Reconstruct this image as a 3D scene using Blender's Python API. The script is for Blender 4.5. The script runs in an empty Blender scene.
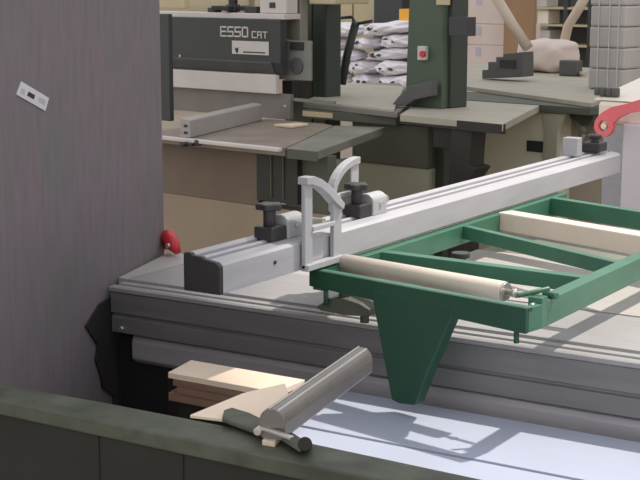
import bpy, math, random
from mathutils import Vector
random.seed(7)
C = bpy.context.scene
col = C.collection
PI = math.pi
R_ = math.radians

# ---------------------------------------------------------------- camera geometry
FL = 1446.0; YAW = R_(32.3); PITCH = math.atan(260 / FL); CZ = 1.6
Fv = Vector((-math.sin(YAW)*math.cos(PITCH), math.cos(YAW)*math.cos(PITCH), -math.sin(PITCH)))
Rv = Vector((math.cos(YAW), math.sin(YAW), 0)); Uv = Rv.cross(Fv)
EYE = Vector((0, 0, CZ))
def ray(px, py): return Fv + Rv*((px-320)/FL) + Uv*((240-py)/FL)
def at(px, py, z):
    d = ray(px, py); return EYE + d*((z-CZ)/d.z)

class Frame:
    """a local frame standing on the floor, turned by rot about z; measures points of the photo on its own planes"""
    def __init__(s, p, rot=0.0):
        s.o = Vector((p[0], p[1], 0)); s.rot = rot
        s.u = Vector((math.cos(rot), math.sin(rot), 0)); s.v = Vector((-math.sin(rot), math.cos(rot), 0))
    def top(s, px, py, z):
        q = at(px, py, z) - s.o; return (q.dot(s.u), q.dot(s.v))
    def front(s, px, py, v=0.0):
        d = ray(px, py); t = (v - (EYE - s.o).dot(s.v)) / d.dot(s.v)
        q = EYE + d*t; return ((q-s.o).dot(s.u), q.z)
    def world(s, u, v, z=0.0):
        q = s.o + s.u*u + s.v*v; return Vector((q.x, q.y, z))

# ---------------------------------------------------------------- materials
def lin(c):
    c = c/255.0
    return c/12.92 if c <= 0.04045 else ((c+0.055)/1.055)**2.4
def L3(c): return (lin(c[0]), lin(c[1]), lin(c[2]), 1)
def mat(name, c, rough=0.6, metal=0.0, var=0.12, scale=8.0, stretch=(1, 1, 1), bump=0.0, c2=None, spec=0.5, detail=4, alpha=None):
    m = bpy.data.materials.new(name); m.use_nodes = True
    nt = m.node_tree; b = nt.nodes['Principled BSDF']
    tc = nt.nodes.new('ShaderNodeTexCoord'); mp = nt.nodes.new('ShaderNodeMapping')
    nt.links.new(tc.outputs['Object'], mp.inputs['Vector']); mp.inputs['Scale'].default_value = stretch
    nz = nt.nodes.new('ShaderNodeTexNoise'); nz.inputs['Scale'].default_value = scale; nz.inputs['Detail'].default_value = detail
    nt.links.new(mp.outputs['Vector'], nz.inputs['Vector'])
    cr = nt.nodes.new('ShaderNodeValToRGB'); cr.color_ramp.elements[0].position = .3; cr.color_ramp.elements[1].position = .7
    a = L3(c)
    if c2 is None:
        cr.color_ramp.elements[0].color = (a[0]*(1-var), a[1]*(1-var), a[2]*(1-var), 1)
        cr.color_ramp.elements[1].color = (min(1, a[0]*(1+var)), min(1, a[1]*(1+var)), min(1, a[2]*(1+var)), 1)
    else:
        cr.color_ramp.elements[0].color = a; cr.color_ramp.elements[1].color = L3(c2)
    nt.links.new(nz.outputs['Fac'], cr.inputs['Fac']); nt.links.new(cr.outputs['Color'], b.inputs['Base Color'])
    b.inputs['Roughness'].default_value = rough; b.inputs['Metallic'].default_value = metal
    b.inputs['Specular IOR Level'].default_value = spec
    if bump:
        bp = nt.nodes.new('ShaderNodeBump'); bp.inputs['Strength'].default_value = bump; bp.inputs['Distance'].default_value = .01
        nt.links.new(nz.outputs['Fac'], bp.inputs['Height']); nt.links.new(bp.outputs['Normal'], b.inputs['Normal'])
    if alpha is not None: b.inputs['Alpha'].default_value = alpha
    return m

M = dict(
 alu=mat('brushed_aluminium', (172, 171, 176), .48, .1, .06, 6, (8, 1, 8)),
 alu_dark=mat('darkened_aluminium', (126, 124, 124), .5, .25, .10, 5, (1, 8, 8)),
 alu_top=mat('milled_aluminium_top', (172, 168, 163), .5, 0, .05, 10, (1, 9, 1)),
 steel=mat('bright_steel', (200, 196, 190), .3, .7, .1, 20),
 alu_low=mat('dull_grey_beam', (170,166,170), .55, .2, .06, 6, (1,8,8)),
 tube=mat('grey_tube_metal', (128, 124, 122), .38, .6, .14, 12),
 white_plastic=mat('shade_greyed_plastic', (168, 168, 172), .4, 0, .04, 9),  # white plastic greyed in colour for the shade on the flip stops
 black=mat('black_plastic', (48, 46, 48), .45, 0, .1, 20),
 black_hole=mat('flat_black_and_shade', (30, 28, 30), .8, 0, .2, 12),  # also the black of the shade added under the saw end
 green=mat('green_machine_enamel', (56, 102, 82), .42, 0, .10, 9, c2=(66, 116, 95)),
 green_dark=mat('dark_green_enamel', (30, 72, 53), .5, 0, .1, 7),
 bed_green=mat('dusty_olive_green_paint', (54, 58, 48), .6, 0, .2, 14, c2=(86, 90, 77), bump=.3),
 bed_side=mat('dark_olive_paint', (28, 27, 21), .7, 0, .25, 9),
 roller=mat('cream_coated_roller', (212, 200, 186), .45, 0, .04, 8),
 laminate=mat('blue_white_laminate', (176, 182, 200), .35, 0, .03, 6),
 cream=mat('sunlit_cream_board', (232, 212, 190), .6, 0, .05, 9),  # sunlight on the boards is put into this high cream tone
 ply=mat('brown_plywood_edge', (128, 100, 82), .75, 0, .2, 5, (1, 1, 30)),
 felt=None,
 paper=mat('white_label_paper', (205, 203, 212), .7, 0, .03, 30),
 ink=mat('black_ink', (40, 38, 44), .7, 0, .05, 30),
 graphic=mat('grey_ink', (176, 174, 184), .7, 0, .05, 30),
 floor=mat('dusty_concrete', (150, 136, 120), .8, 0, .12, 1.2, c2=(170, 158, 140)),
 wall=mat('cream_wall_paint', (176, 162, 142), .85, 0, .08, 1.0),
 charcoal=mat('charcoal_paint', (52, 55, 56), .5, 0, .08, 6),
 bevelgrey=mat('dark_grey_metal', (84, 84, 84), .5, .2, .1, 6),
 offwhite=mat('off_white_paint', (196, 190, 186), .5, 0, .05, 6),
 beige=mat('beige_paint', (186, 172, 140), .6, 0, .06, 6),
 mach_grey=mat('green_grey_cast_iron', (116, 116, 106), .5, .2, .14, 5, c2=(138, 136, 126)),
 taupe=mat('taupe_grey_sheet', (122,116,112), .6, .1, .08, 6),
 lip_shade_alu=mat('shade_toned_aluminium_lip', (150,148,148), .5, 0, .06, 10, (1,9,1)),  # tone set between the shaded left and sunlit right of the lip
 warm_alu=mat('warm_dull_aluminium', (158,153,150), .5, .1, .06, 6),
 side_grey=mat('dusty_taupe_sheet', (178,166,152), .7, 0, .06, 4),
 mach_light=mat('pale_dusty_iron', (168,162,148), .6, .0, .08, 6),
 edge_green=mat('green_grey_paint', (78, 82, 70), .6, 0, .1, 6),
 brown_top=mat('rusty_cast_iron', (122, 110, 98), .6, .2, .16, 6, c2=(142, 130, 118)),
 brown_body=mat('brown_painted_sheet', (112, 98, 84), .7, 0, .12, 3, c2=(100, 86, 74)),
 plinth=mat('floor_toned_beige', (146, 130, 112), .8, 0, .08, 3),
 olive=mat('olive_painted_sheet', (88, 88, 74), .7, 0, .08, 3),
 olive_light=mat('pale_olive_painted_sheet', (168, 166, 146), .7, 0, .06, 3),
 saw_green=mat('grey_green_enamel', (72, 86, 72), .5, 0, .08, 4),
 saw_green_dark=mat('deep_grey_green_enamel', (52, 60, 52), .55, 0, .08, 4),
 darkbody=mat('near_black_sheet', (44, 42, 38), .6, 0, .12, 8),
 cabin=mat('pale_cream_green_sheet', (240, 235, 214), .6, 0, .04, 3, c2=(228, 226, 204)),
 carton=mat('pinkish_white_carton', (206, 190, 182), .75, 0, .05, 4),
 wood=mat('orange_brown_timber', (150, 118, 88), .7, 0, .15, 4, (1, 1, .2)),
 light_tube=mat('beige_tube', (186, 170, 152), .5, 0, .05, 4),
 film=mat('cloudy_plastic_film', (176, 172, 170), .35, 0, .10, 4, (1, 1, .4), bump=.3),
 bag=mat('white_woven_bag', (232, 230, 236), .65, 0, .03, 8, bump=.25),
 print=mat('dark_bag_print', (70, 68, 78), .7, 0, .1, 30),
 orange=mat('amber_plastic', (236, 168, 52), .5, 0, .05, 6),
 red=mat('red_plastic', (196, 44, 52), .4, 0, .08, 9),
 pink=mat('faded_red_enamel', (230, 112, 120), .45, 0, .05, 6),
 cream_shell=mat('cream_white_shell', (236, 226, 212), .5, 0, .03, 4),
 lilac=mat('lilac_white_sheet', (204, 198, 206), .55, 0, .03, 4),
 guard=mat('cloudy_grey_guard', (120, 122, 116), .4, 0, .1, 14, bump=.2),
 chip=mat('pale_wood_offcut', (214, 196, 168), .7, 0, .05, 10),
)
def felt():
    m = mat('grey_brown_fabric_sheet', (121, 114, 119), .8, 0, .09, 40, (1, 1, .18), spec=.2, bump=.15, detail=6)
    nt = m.node_tree; b = nt.nodes['Principled BSDF']
    src = b.inputs['Base Color'].links[0].from_socket
    tc = nt.nodes.new('ShaderNodeTexCoord'); nz = nt.nodes.new('ShaderNodeTexNoise'); nz.inputs['Scale'].default_value = 5
    nt.links.new(tc.outputs['Object'], nz.inputs['Vector'])
    cr = nt.nodes.new('ShaderNodeValToRGB'); cr.color_ramp.elements[0].position = .35; cr.color_ramp.elements[1].position = .7
    cr.color_ramp.elements[0].color = (.92, .98, .95, 1); cr.color_ramp.elements[1].color = (1.05, .95, 1.0, 1)
    nt.links.new(nz.outputs['Fac'], cr.inputs['Fac'])
    mx = nt.nodes.new('ShaderNodeMix'); mx.data_type = 'RGBA'; mx.blend_type = 'MULTIPLY'; mx.inputs[0].default_value = 1
    nt.links.new(src, mx.inputs[6]); nt.links.new(cr.outputs['Color'], mx.inputs[7]); nt.links.new(mx.outputs[2], b.inputs['Base Color'])
    return m
M['felt'] = felt()

# ---------------------------------------------------------------- mesh helpers
class MB:
    def __init__(s): s.v = []; s.f = []; s.sm = []
    def add(s, vs, fs, smooth=False):
        n = len(s.v); s.v += [tuple(x) for x in vs]; s.f += [tuple(i+n for i in f) for f in fs]; s.sm += [smooth]*len(fs); return s
    def box(s, x0, x1, y0, y1, z0, z1):
        if x0 > x1: x0, x1 = x1, x0
        if y0 > y1: y0, y1 = y1, y0
        if z0 > z1: z0, z1 = z1, z0
        return s.add([(x0,y0,z0),(x1,y0,z0),(x1,y1,z0),(x0,y1,z0),(x0,y0,z1),(x1,y0,z1),(x1,y1,z1),(x0,y1,z1)],
                     [(0,3,2,1),(4,5,6,7),(0,1,5,4),(1,2,6,5),(2,3,7,6),(3,0,4,7)])
    def prism(s, poly, fn, a, b):
        """poly of 2-D points swept from depth a to b; fn(p, q, depth) gives the 3-D point"""
        n = len(poly)
        vs = [fn(p[0], p[1], a) for p in poly] + [fn(p[0], p[1], b) for p in poly]
        fs = [tuple(range(n))[::-1], tuple(range(n, 2*n))] + [(i, (i+1) % n, n+(i+1) % n, n+i) for i in range(n)]
        return s.add(vs, fs)
    def bar(s, p, q, w, h, up=Vector((0, 0, 1))):
        """rectangular bar; p, q are the centres of its ends"""
        p = Vector(p); q = Vector(q); d = (q-p).normalized(); side = d.cross(up).normalized(); u = side.cross(d)
        vs = []
        for c in (p, q):
            for a, b in ((-1,-1),(1,-1),(1,1),(-1,1)): vs.append(c + side*(a*w/2) + u*(b*h/2))
        return s.add(vs, [(0,1,2,3),(7,6,5,4),(0,4,5,1),(1,5,6,2),(2,6,7,3),(3,7,4,0)])
    def tube(s, pts, r, n=16, cap=True):
        pts = [Vector(p) for p in pts]; rs = r if isinstance(r, (list, tuple)) else [r]*len(pts)
        vs = []; ref = None
        for i, p in enumerate(pts):
            d = (pts[min(i+1, len(pts)-1)] - pts[max(i-1, 0)]).normalized()
            if ref is None: ref = Vector((0,0,1)) if abs(d.z) < .9 else Vector((1,0,0))
            a = d.cross(ref).normalized(); b = a.cross(d).normalized(); ref = b
            for k in range(n):
                t = 2*PI*k/n; vs.append(p + a*(math.cos(t)*rs[i]) + b*(math.sin(t)*rs[i]))
        fs = []
        for i in range(len(pts)-1):
            for k in range(n): fs.append((i*n+k, i*n+(k+1) % n, (i+1)*n+(k+1) % n, (i+1)*n+k))
        s.add(vs, fs, True)
        if cap:
            m = len(s.v)-len(vs)
            s.f.append(tuple(m+k for k in range(n))[::-1]); s.f.append(tuple(m+(len(pts)-1)*n+k for k in range(n))); s.sm += [False, False]
        return s
    def cyl(s, p, q, r, n=20): return s.tube([p, q], r, n)
    def build(s, name, m, parent=None, bevel=0.0, seg=2):
        me = bpy.data.meshes.new(name); me.from_pydata(s.v, [], s.f)
        me.polygons.foreach_set('use_smooth', s.sm); me.materials.append(m)
        import bmesh
        bm = bmesh.new(); bm.from_mesh(me); bmesh.ops.recalc_face_normals(bm, faces=bm.faces); bm.to_mesh(me); bm.free()
        o = bpy.data.objects.new(name, me); col.objects.link(o)
        if parent: o.parent = parent
        if bevel:
            b = o.modifiers.new('bevel', 'BEVEL'); b.width = bevel; b.segments = seg; b.limit_method = 'ANGLE'; b.angle_limit = R_(40)
            b.harden_normals = False
        return o
def tag(o, label, cat, group=None):
    o['label'] = label; o['category'] = cat
    if group: o['group'] = group
    return o
def thing(name, loc, rot, label, cat, group=None):
    o = bpy.data.objects.new(name, None); col.objects.link(o); o.location = loc; o.rotation_euler = (0, 0, rot)
    o.empty_display_size = .1
    return tag(o, label, cat, group)
def fthing(name, F, label, cat, group=None): return thing(name, tuple(F.o), F.rot, label, cat, group)
XY = lambda x, y, d: (x, y, d)       # polygon in plan, depth = z
YZ = lambda y, z, d: (d, y, z)       # profile across, depth = x
XZ = lambda x, z, d: (x, d, z)       # profile across, depth = y

# ================================================================= SETTING
o = MB().box(-16, 9, -3, 16, -.1, 0).build('floor', M['floor']); o['kind'] = 'structure'
o = MB().box(-16, 9, 16, 16.15, -.1, 5).build('wall_back', M['wall']); o['kind'] = 'structure'

# ================================================================= SLIDING TABLE SAW (our axes: x along the table, y away)
TY = 2.663
saw = thing('sliding_table_saw', (-1.4, 3.1, 0), 0, 'long grey aluminium sliding table saw running right beneath the green crosscut frame', 'table saw')
def sp(mb, name, m, bevel=0.0, parent=saw):
    off = Vector((1.4, -3.1, 0)) if parent is saw else Vector((0,0,0))
    mb.v = [tuple(Vector(p)+off) for p in mb.v]
    return mb.build(name, m, parent, bevel)
# sliding carriage: one extruded profile, its unlit front put into a darker colour
prof = [(TY+.006,.744),(TY+.006,.783),(TY+.012,.786),(TY+.012,.791),(TY+.004,.794),(TY+.004,.845),(TY,.848),(TY,.857),(TY+.006,.860),
        (TY+.022,.860),(TY+.024,.854),(TY+.034,.854),(TY+.036,.861),(TY+.058,.861),(TY+.060,.855),(TY+.068,.855),(TY+.070,.865),
        (TY+.350,.865),(TY+.350,.744)]
body = [p_ for p_ in prof if p_[1] < .846] ; body = prof[:6] + [(TY+.350,.845),(TY+.350,.744)]
topp = [(TY+.004,.8455)] + prof[6:-1] + [(TY+.350,.8455)]
sp(MB().prism(body, YZ, -2.297, -.2), 'sliding_carriage', M['alu_dark'], .0012)
sp(MB().prism(topp, YZ, -2.297, -.2), 'carriage_top', M['lip_shade_alu'], .0008)
# end of the saw slants along the tall sheet that stands by it
def wallx(y): return -2.113-(y-2.104)/(3.07-2.104)*.332
# main table behind the carriage
sp(MB().prism([(-1.735,3.022),(-.2,3.022),(-.2,3.56),(-1.735,3.56)], XY, .80, .866), 'saw_table', M['alu_top'], .002)
sp(MB().prism([(wallx(2.74)+.004,2.735),(-2.30,2.735),(-2.30,3.012),(-1.735,3.014),(-1.735,3.075),(wallx(3.07)+.012,3.075)], XY, .80, .8648), 'table_end_plate', M['alu_top'])
sp(MB().prism([(-1.735,3.57),(-.2,3.57),(-.2,4.12),(-1.735,4.12)], XY, .80, .862), 'extension_table', M['mach_grey'], .002)
sp(MB().prism([(TY+.02,.735),(TY+.03,.742),(TY+.28,.742),(TY+.28,.668),(TY+.03,.668),(TY+.015,.680),(TY+.015,.722)], YZ, -2.243, -.2), 'support_beam', M['alu_low'], .004)
sp(MB().cyl((-2.262,TY+.008,.757),(-2.262,TY-.004,.757),.006), 'bolt', M['steel'])
sp(MB().box(-1.70, -.4, 3.03, 3.95, 0, .80), 'saw_cabinet', M['saw_green_dark'])
# dark block added for the shade under the end of the table
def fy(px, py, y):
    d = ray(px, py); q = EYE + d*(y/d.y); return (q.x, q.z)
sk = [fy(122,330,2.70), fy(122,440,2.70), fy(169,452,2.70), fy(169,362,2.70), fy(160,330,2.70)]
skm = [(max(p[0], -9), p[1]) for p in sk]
o = sp(MB().prism(skm, XZ, 2.695, 2.99), 'shade_block', M['black_hole'])

# ================================================================= TALL GREY SHEET AT LEFT
a = math.atan2(3.07-2.104, -(.332)); # direction of the sheet in plan
d = Vector((math.cos(a), math.sin(a), 0)); nrm = Vector((math.sin(a), -math.cos(a), 0))   # towards the saw
if nrm.x < 0: nrm = -nrm
far = Vector((-2.445, 3.07, 0))
rotp = math.atan2(-d.y, -d.x)
panel = thing('upholstered_panel', tuple(far), rotp, 'tall grey brown fabric-covered panel standing at the left end of the saw', 'panel')
# local x runs along the sheet towards the camera, local +y faces the saw
sgn = 1 if Vector((-math.sin(rotp), math.cos(rotp), 0)).dot(nrm) > 0 else -1
pb = MB().box(0, 1.42, -sgn*.06, 0, 0, 2.25).build('board', M['felt'], panel, .004)
# label, tilted on the sheet
def wall_local(px, py):
    q = ray(px, py); t = (far-EYE).dot(nrm)/q.dot(nrm); w = EYE+q*t; return ((w-far).dot(-d), w.z)
lab = tag(MB().prism([wall_local(20.5,81.5), wall_local(48,98), wall_local(44.5,111), wall_local(15.5,94.5)],
     lambda x, z, y: tuple(far - d*x + nrm*y + Vector((0,0,z))), .0005, .0025).build('sticker', M['paper']), 'small white tilted sticker with a dark square on the grey panel', 'sticker')
def lpart(pts, name, m): MB().prism([wall_local(*p) for p in pts], lambda x, z, y: tuple(far - d*x + nrm*y + Vector((0,0,z))), .0026, .0030).build(name, m, lab)
lpart([(27.5,91.5),(34,95.2),(32.5,99.5),(25.8,95.5)], 'dark_square', M['ink'])
lpart([(20.3,88),(24,90),(23,95.3),(19.5,93.2)], 'grey_mark', M['graphic'])
lpart([(38,97),(44.5,100.6),(43.5,105.5),(37,101.5)], 'printed_block', M['graphic'])

sheet = [(110,296),(98,304),(84,326),(96,345),(94,360),(99,376),(101,388),(112,396),(112,440),(128,440),(128,330),(114,296)]  # dark shade below the saw end, added as a thin black patch
tag(MB().prism([wall_local(*p_) for p_ in sheet], lambda x, z, y: tuple(far - d*x + nrm*y + Vector((0,0,z))), .001, .006).build('shade_patch', M['black_hole']), 'ragged black patch of added shade on the grey panel under the saw end', 'sheet')

# ================================================================= GREEN CROSSCUT FRAME
fr = thing('crosscut_outrigger', (-1.4, 3.0, .93), 0, 'green steel crosscut frame with roller lying over the saw table', 'machine frame')
FO = Vector((1.4, -3.0, -.93))
def fp(mb, name, m, bevel=.0015, parent=fr):
    mb.v = [tuple(Vector(p)+FO) for p in mb.v]; return mb.build(name, m, parent, bevel)
xL = lambda y: -1.672 + (y-2.6)*.02
# front member, a deep channel running slightly askew
Yf = lambda x: 2.60 + (x+1.672)*(2.498-2.60)/(-1.11+1.672)
def frontplate(poly, t0, t1):
    return MB().prism(poly, lambda x, z, dd: (x+dd*.18, Yf(x)+dd, z), t0, t1)
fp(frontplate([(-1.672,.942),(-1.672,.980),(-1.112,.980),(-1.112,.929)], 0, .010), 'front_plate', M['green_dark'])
fp(frontplate([(-1.672,.970),(-1.672,.980),(-1.112,.980),(-1.112,.970)], .010, .024), 'front_top_flange', M['green'])
fp(frontplate([(-1.128,.930),(-1.128,.979),(-1.112,.979),(-1.112,.930)], .010, .055), 'front_end_cheek', M['green'])
# hanging tapered leg
lg = [fy(366,290,2.55), fy(392,400,2.55), fy(415,404,2.55), fy(424,378,2.53), fy(456,308,2.53)]
lg2 = [fy(366,290,2.55), fy(390,401,2.55), fy(398,404,2.55), fy(416,405,2.55), fy(424,380,2.54), fy(457,306,2.53)]
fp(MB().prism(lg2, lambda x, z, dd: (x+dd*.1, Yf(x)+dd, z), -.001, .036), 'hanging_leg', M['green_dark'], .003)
# side members
fp(MB().box(-1.675, -1.648, 2.62, 3.98, .930, .978), 'left_side_member', M['green'])
fp(MB().box(-1.692, -1.677, 2.66, 3.98, .945, .980), 'lit_edge_strip', M['cream_shell'])  # pale strip added for the sunlit top edge of the left member
fp(MB().box(-1.137, -1.105, 2.585, 3.90, .928, .980), 'right_side_member', M['green'])
# end block with T handle
fp(MB().box(-1.134, -1.104, 2.556, 2.584, .930, .990), 'end_block', M['green'])
eb = fp(MB().cyl((-1.12,2.553,.975),(-1.12,2.541,.975),.006), 'bolt', M['steel'])
fp(MB().cyl((-1.155,2.553,.990),(-1.108,2.60,1.001),.005).cyl(at(544,293,.986),at(557,296,.986),.007), 'locking_handle', M['green'])
# cross members
def cross(p, q, h=.034, w=.006, fl=.03):
    p = Vector(p); q = Vector(q); mb = MB(); mb.bar(p-Vector((0,0,h/2)), q-Vector((0,0,h/2)), w, h)
    mb.bar(p+Vector((0,.5*fl,-.003)), q+Vector((0,.5*fl,-.003)), fl, .005); return mb
fp(cross((-1.648,2.875,.977),(-1.137,2.848,.977)), 'cross_member', M['green'])
fp(cross((-1.648,3.30,.977),(-1.137,3.045,.977), fl=.022), 'cross_member', M['green'])
fp(cross((-1.648,3.86,.979),(-1.137,3.68,.979), h=.05), 'cross_member', M['green'])
bm_ = MB(); bm_.bar((-1.648,3.545,.958),(-1.06,3.352,.958), .055, .05)
fp(bm_, 'telescopic_beam', M['roller'], .004)
fp(MB().cyl((-1.30,3.77,.95),(-1.30,3.77,.995),.022), 'locking_knob', M['green'], .003)
fp(MB().cyl((-1.50,2.99,.92),(-1.50,2.99,.962),.013).cyl((-1.50,2.99,.96),(-1.50,2.99,.972),.022), 'stop_knob', M['black'])
# roller
r0 = at(345,263,.980); r1 = at(505,291.5,.980); rd = (r1-r0).normalized()
ro = fp(MB().tube([r0, r1-rd*.002, r1],[.0205,.0205,.0200], 32), 'roller', M['roller'], 0)
fp(MB().cyl(r1, r1+rd*.004, .0185), 'roller_end_cap', M['steel'], 0)
fp(MB().cyl(r1, r1+rd*.075, .006).cyl(r1+rd*.02, r1+rd*.03, .009), 'axle', M['steel'], 0)
# adjusting pins
for (x, y, z0, z1) in ((-1.628, 2.60, .905, .942), (-1.138, 2.515, .905, .935)):
    fp(MB().cyl((x,y,z0),(x,y,z1),.0055), 'adjusting_pin', M['green_dark'], 0)
# casting with feet that rides on the carriage edge
cs = MB()
cs.prism([(-1.672,.895),(-1.655,.905),(-1.64,.918),(-1.60,.922),(-1.56,.915),(-1.535,.905),(-1.535,.890),(-1.60,.884),(-1.66,.888)], lambda x, z, dd: (x+.01, 2.61+dd, z), 0, .045)
fp(cs, 'pivot_casting', M['edge_green'], .003)
fp(MB().cyl((-1.60,2.63,.915),(-1.60,2.63,.945),.012), 'pivot_post', M['edge_green'], 0)
fp(MB().cyl((-1.56,2.65,.865),(-1.56,2.65,.893),.010), 'pivot_foot', M['edge_green'], 0)

# ================================================================= FENCE
fe = thing('crosscut_fence', (-1.711, 2.27, .985), 0, 'long silver aluminium crosscut fence with black end cap running away to the right', 'fence')
w = .089
fprof = [(-w/2,0),(w/2,0),(w/2,.057),(w/2-.007,.063),(.012,.067),(.011,.056),(.001,.056),(0,.069),(-.010,.071),(-.011,.058),(-.024,.058),(-.025,.073),(-.043,.076),(-w/2,.072)]
MB().prism(fprof, XZ, .006, 2.19).build('extrusion', M['alu'], fe, .0008)
cp = [(-w/2,-.001),(w/2,-.001),(w/2,.056),(w/2-.010,.064),(.006,.068),(0,.072),(-.022,.073),(-.026,.078),(-w/2+.004,.078),(-w/2,.074)]
MB().prism([(x*1.02, z) for x, z in cp], XZ, -.006, .006).build('end_cap', M['black'], fe, .002)
MB().box(w/2-.0005, w/2+.002, .185, .193, .030, .037).build('screw', M['black'], fe)

def stop(name, y, label, arm):
    t = thing(name, (-1.722, y, 1.049), 0, label, 'flip stop', 'flip stops on the fence')
    def p(mb, n, m, bev=.001): return mb.build(n, m, t, bev)
    p(MB().box(-.022, .026, -.028, .028, .004, .034), 'clamp_block', M['black'], .003)
    p(MB().cyl((0,0,.034),(0,0,.070),.0135), 'stem', M['black'], .001)
    k = MB(); n = 30; pts = []
    for i in range(n):
        th = 2*PI*i/n; r = .026 + .0045*math.cos(5*th); pts.append((math.cos(th)*r, math.sin(th)*r))
    k.prism(pts, XY, .068, .082)
    p(k, 'star_knob', M['black'], .003)
    # hinge body with rounded top lying along the fence
    hp = [(-.004,0),(-.004,.036)]
    hp = [(-.016,.002),(-.016,.036)] + [(.006-.022*math.cos(q), .036+.018*math.sin(q)) for q in [PI*i/10 for i in range(1,10)]] + [(.028,.036),(.028,.002)]
    p(MB().prism(hp, XZ, .030, .096), 'hinge_body', M['white_plastic'], .003)
    p(MB().cyl((.028,.065,.028),(.031,.065,.028),.006), 'hinge_screw', M['steel'], 0)
    p(MB().cyl((.006,.096,.030),(.006,.125,.030),.011), 'spindle', M['steel'], 0)
    return t
A = stop('flip_stop', 2.522, 'flip stop nearer the black end cap, its white arch lowered over the fence face', 0)
B = stop('flip_stop', 2.885, 'flip stop farther from the black end cap, its arch raised behind the black knob', 1)
B.name = 'flip_stop.001'
# arch of the nearer stop: hangs on the front face
ax = -1.664+1.722
def yz(py_y, z): return (py_y-2.516, z-1.049)
am = MB()
arc = [(2.546+.142*math.sin(t), 1.118+.069*math.cos(t)) for t in [PI/2*i/8 for i in range(9)]]
outer = [(2.546, .990)] + [(2.546, 1.187)] + [(2.546+.150*math.sin(t), 1.112+.077*math.cos(t)) for t in [R_(8+i*7.6) for i in range(10)]] + [(2.700, 1.118),(2.700,.990)]
def band(pts, wd, z=0):
    return pts
def ypoly(mb, pts, x0, x1): mb.prism([yz(*p) for p in pts], YZ, x0, x1)
ypoly(am, [(2.548,.988),(2.548,1.182),(2.578,1.180),(2.578,.988)], ax+.002, ax+.012)
ypoly(am, [(2.664,.992),(2.664,1.128),(2.698,1.112),(2.698,.990)], ax+.002, ax+.012)
arch = [(2.546,1.188),(2.575,1.188),(2.605,1.178),(2.64,1.160),(2.672,1.136),(2.700,1.112),(2.694,1.100),(2.664,1.118),(2.632,1.142),(2.60,1.160),(2.57,1.170),(2.546,1.172)]
ypoly(am, arch, ax-.006, ax+.020)
ypoly(am, [(2.575,1.078),(2.665,1.078),(2.665,1.068),(2.575,1.068)], ax-.004, ax+.016)
ypoly(am, [(2.548,.984),(2.698,.984),(2.698,.998),(2.548,.998)], ax+.0005, ax+.020)
am.build('flip_arch', M['white_plastic'], A, .0015)
MB().bar((.006,.120,.030),(ax+.004,.120,.030),.014,.014).build('arm_link', M['steel'], A)
bm2 = MB(); bx_ = -.030
def yz2(y, z): return (y-2.885, z-1.049)
def yp2(pts, x0, x1): bm2.prism([yz2(*p) for p in pts], YZ, x0, x1)
arcB = [(2.815+.125*(1-math.cos(t)), 1.105+.082*math.sin(t)) for t in [PI/2*i/9 for i in range(10)]]
inB = [(2.832+.108*(1-math.cos(t)), 1.105+.066*math.sin(t)) for t in [PI/2*i/9 for i in range(10)]]
yp2(arcB + inB[::-1], bx_-.012, bx_+.008)
yp2([(2.905,1.07),(2.905,1.175),(2.940,1.178),(2.940,1.07)], bx_-.003, bx_+.003)
yp2([(2.816,1.108),(2.940,1.108),(2.940,1.098),(2.816,1.098)], bx_-.010, bx_+.006)
yp2([(2.816,1.07),(2.816,1.108),(2.832,1.108),(2.832,1.07)], bx_-.006, bx_+.004)
bm2.build('flip_arch', M['white_plastic'], B, .0015)
# far fence block
fb = thing('fence_end_clamp', (-1.72, 4.33, 1.05), 0, 'black and grey clamp block at the far right end of the silver fence', 'clamp')
MB().box(-.045,.005,-.12,-.08,.008,.066).build('grey_plate', M['alu'], fb, .003)
MB().box(-.03,.03,.0,.07,.010,.040).build('block', M['black'], fb, .004)
MB().cyl((.0,.035,.03),(.0,.035,.055),.014).cyl((.0,.035,.052),(.0,.035,.064),.022).build('knob', M['black'], fb, .003)

# ================================================================= LOWER WHITE PANEL, BOARDS
wp = tag(MB().prism([(-1.66,2.395),(-.35,2.395),(-.35,2.658),(-1.66,2.658)], XY, .680, .700).build('white_panel', M['laminate'], None, .001),
         'bluish white laminated panel lying directly under the saw beam, farther strip', 'panel')
wp2 = tag(MB().prism([(-1.52,1.98),(-.35,1.98),(-.35,2.390),(-1.60,2.390)], XY, .676, .697).build('white_panel', M['laminate'], None, .001),
         'bluish white laminated panel nearest the olive bed, in front of a dark gap', 'panel')
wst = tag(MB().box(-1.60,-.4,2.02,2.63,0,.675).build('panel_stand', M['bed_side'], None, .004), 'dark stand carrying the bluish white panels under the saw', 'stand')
# stacked boards with cream top sheet
bx0, bx1, by0, by1 = -1.93, -1.30, 1.80, 2.30
Z = .80
c0 = at(168,372,Z); c1 = at(170,384,.775)
boards = []
labs = ['cream sunlit top board of the stack beside the dark shade block', 'brown board second in the stack under the cream one', 'brown board third in the stack under the cream one', 'lowest visible brown board of the stack left of the grey bar']
zt = Z
for i, (th, m, dx) in enumerate(((.013,'cream',0),(.014,'ply',.012),(.016,'ply',.022),(.018,'ply',.0))):
    b = MB().prism([(c0.x+dx, c0.y+.0), (c0.x+.27, c0.y), (c0.x+.27, c0.y+.105),(c0.x+dx-.02, c0.y+.105)], XY, zt-th, zt-.0008).build('board', M[m], None, .0008)
    tag(b, labs[i], 'board', 'stacked boards by the bed'); zt -= th
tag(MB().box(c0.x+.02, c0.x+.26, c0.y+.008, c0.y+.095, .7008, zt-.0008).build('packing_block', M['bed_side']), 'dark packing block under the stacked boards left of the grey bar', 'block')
tag(MB().box(-1.80,-1.62,2.02,2.60,0,.70).build('low_cabinet', M['bed_side'], None, .004), 'low dark cabinet under the stacked boards', 'cabinet')

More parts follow.
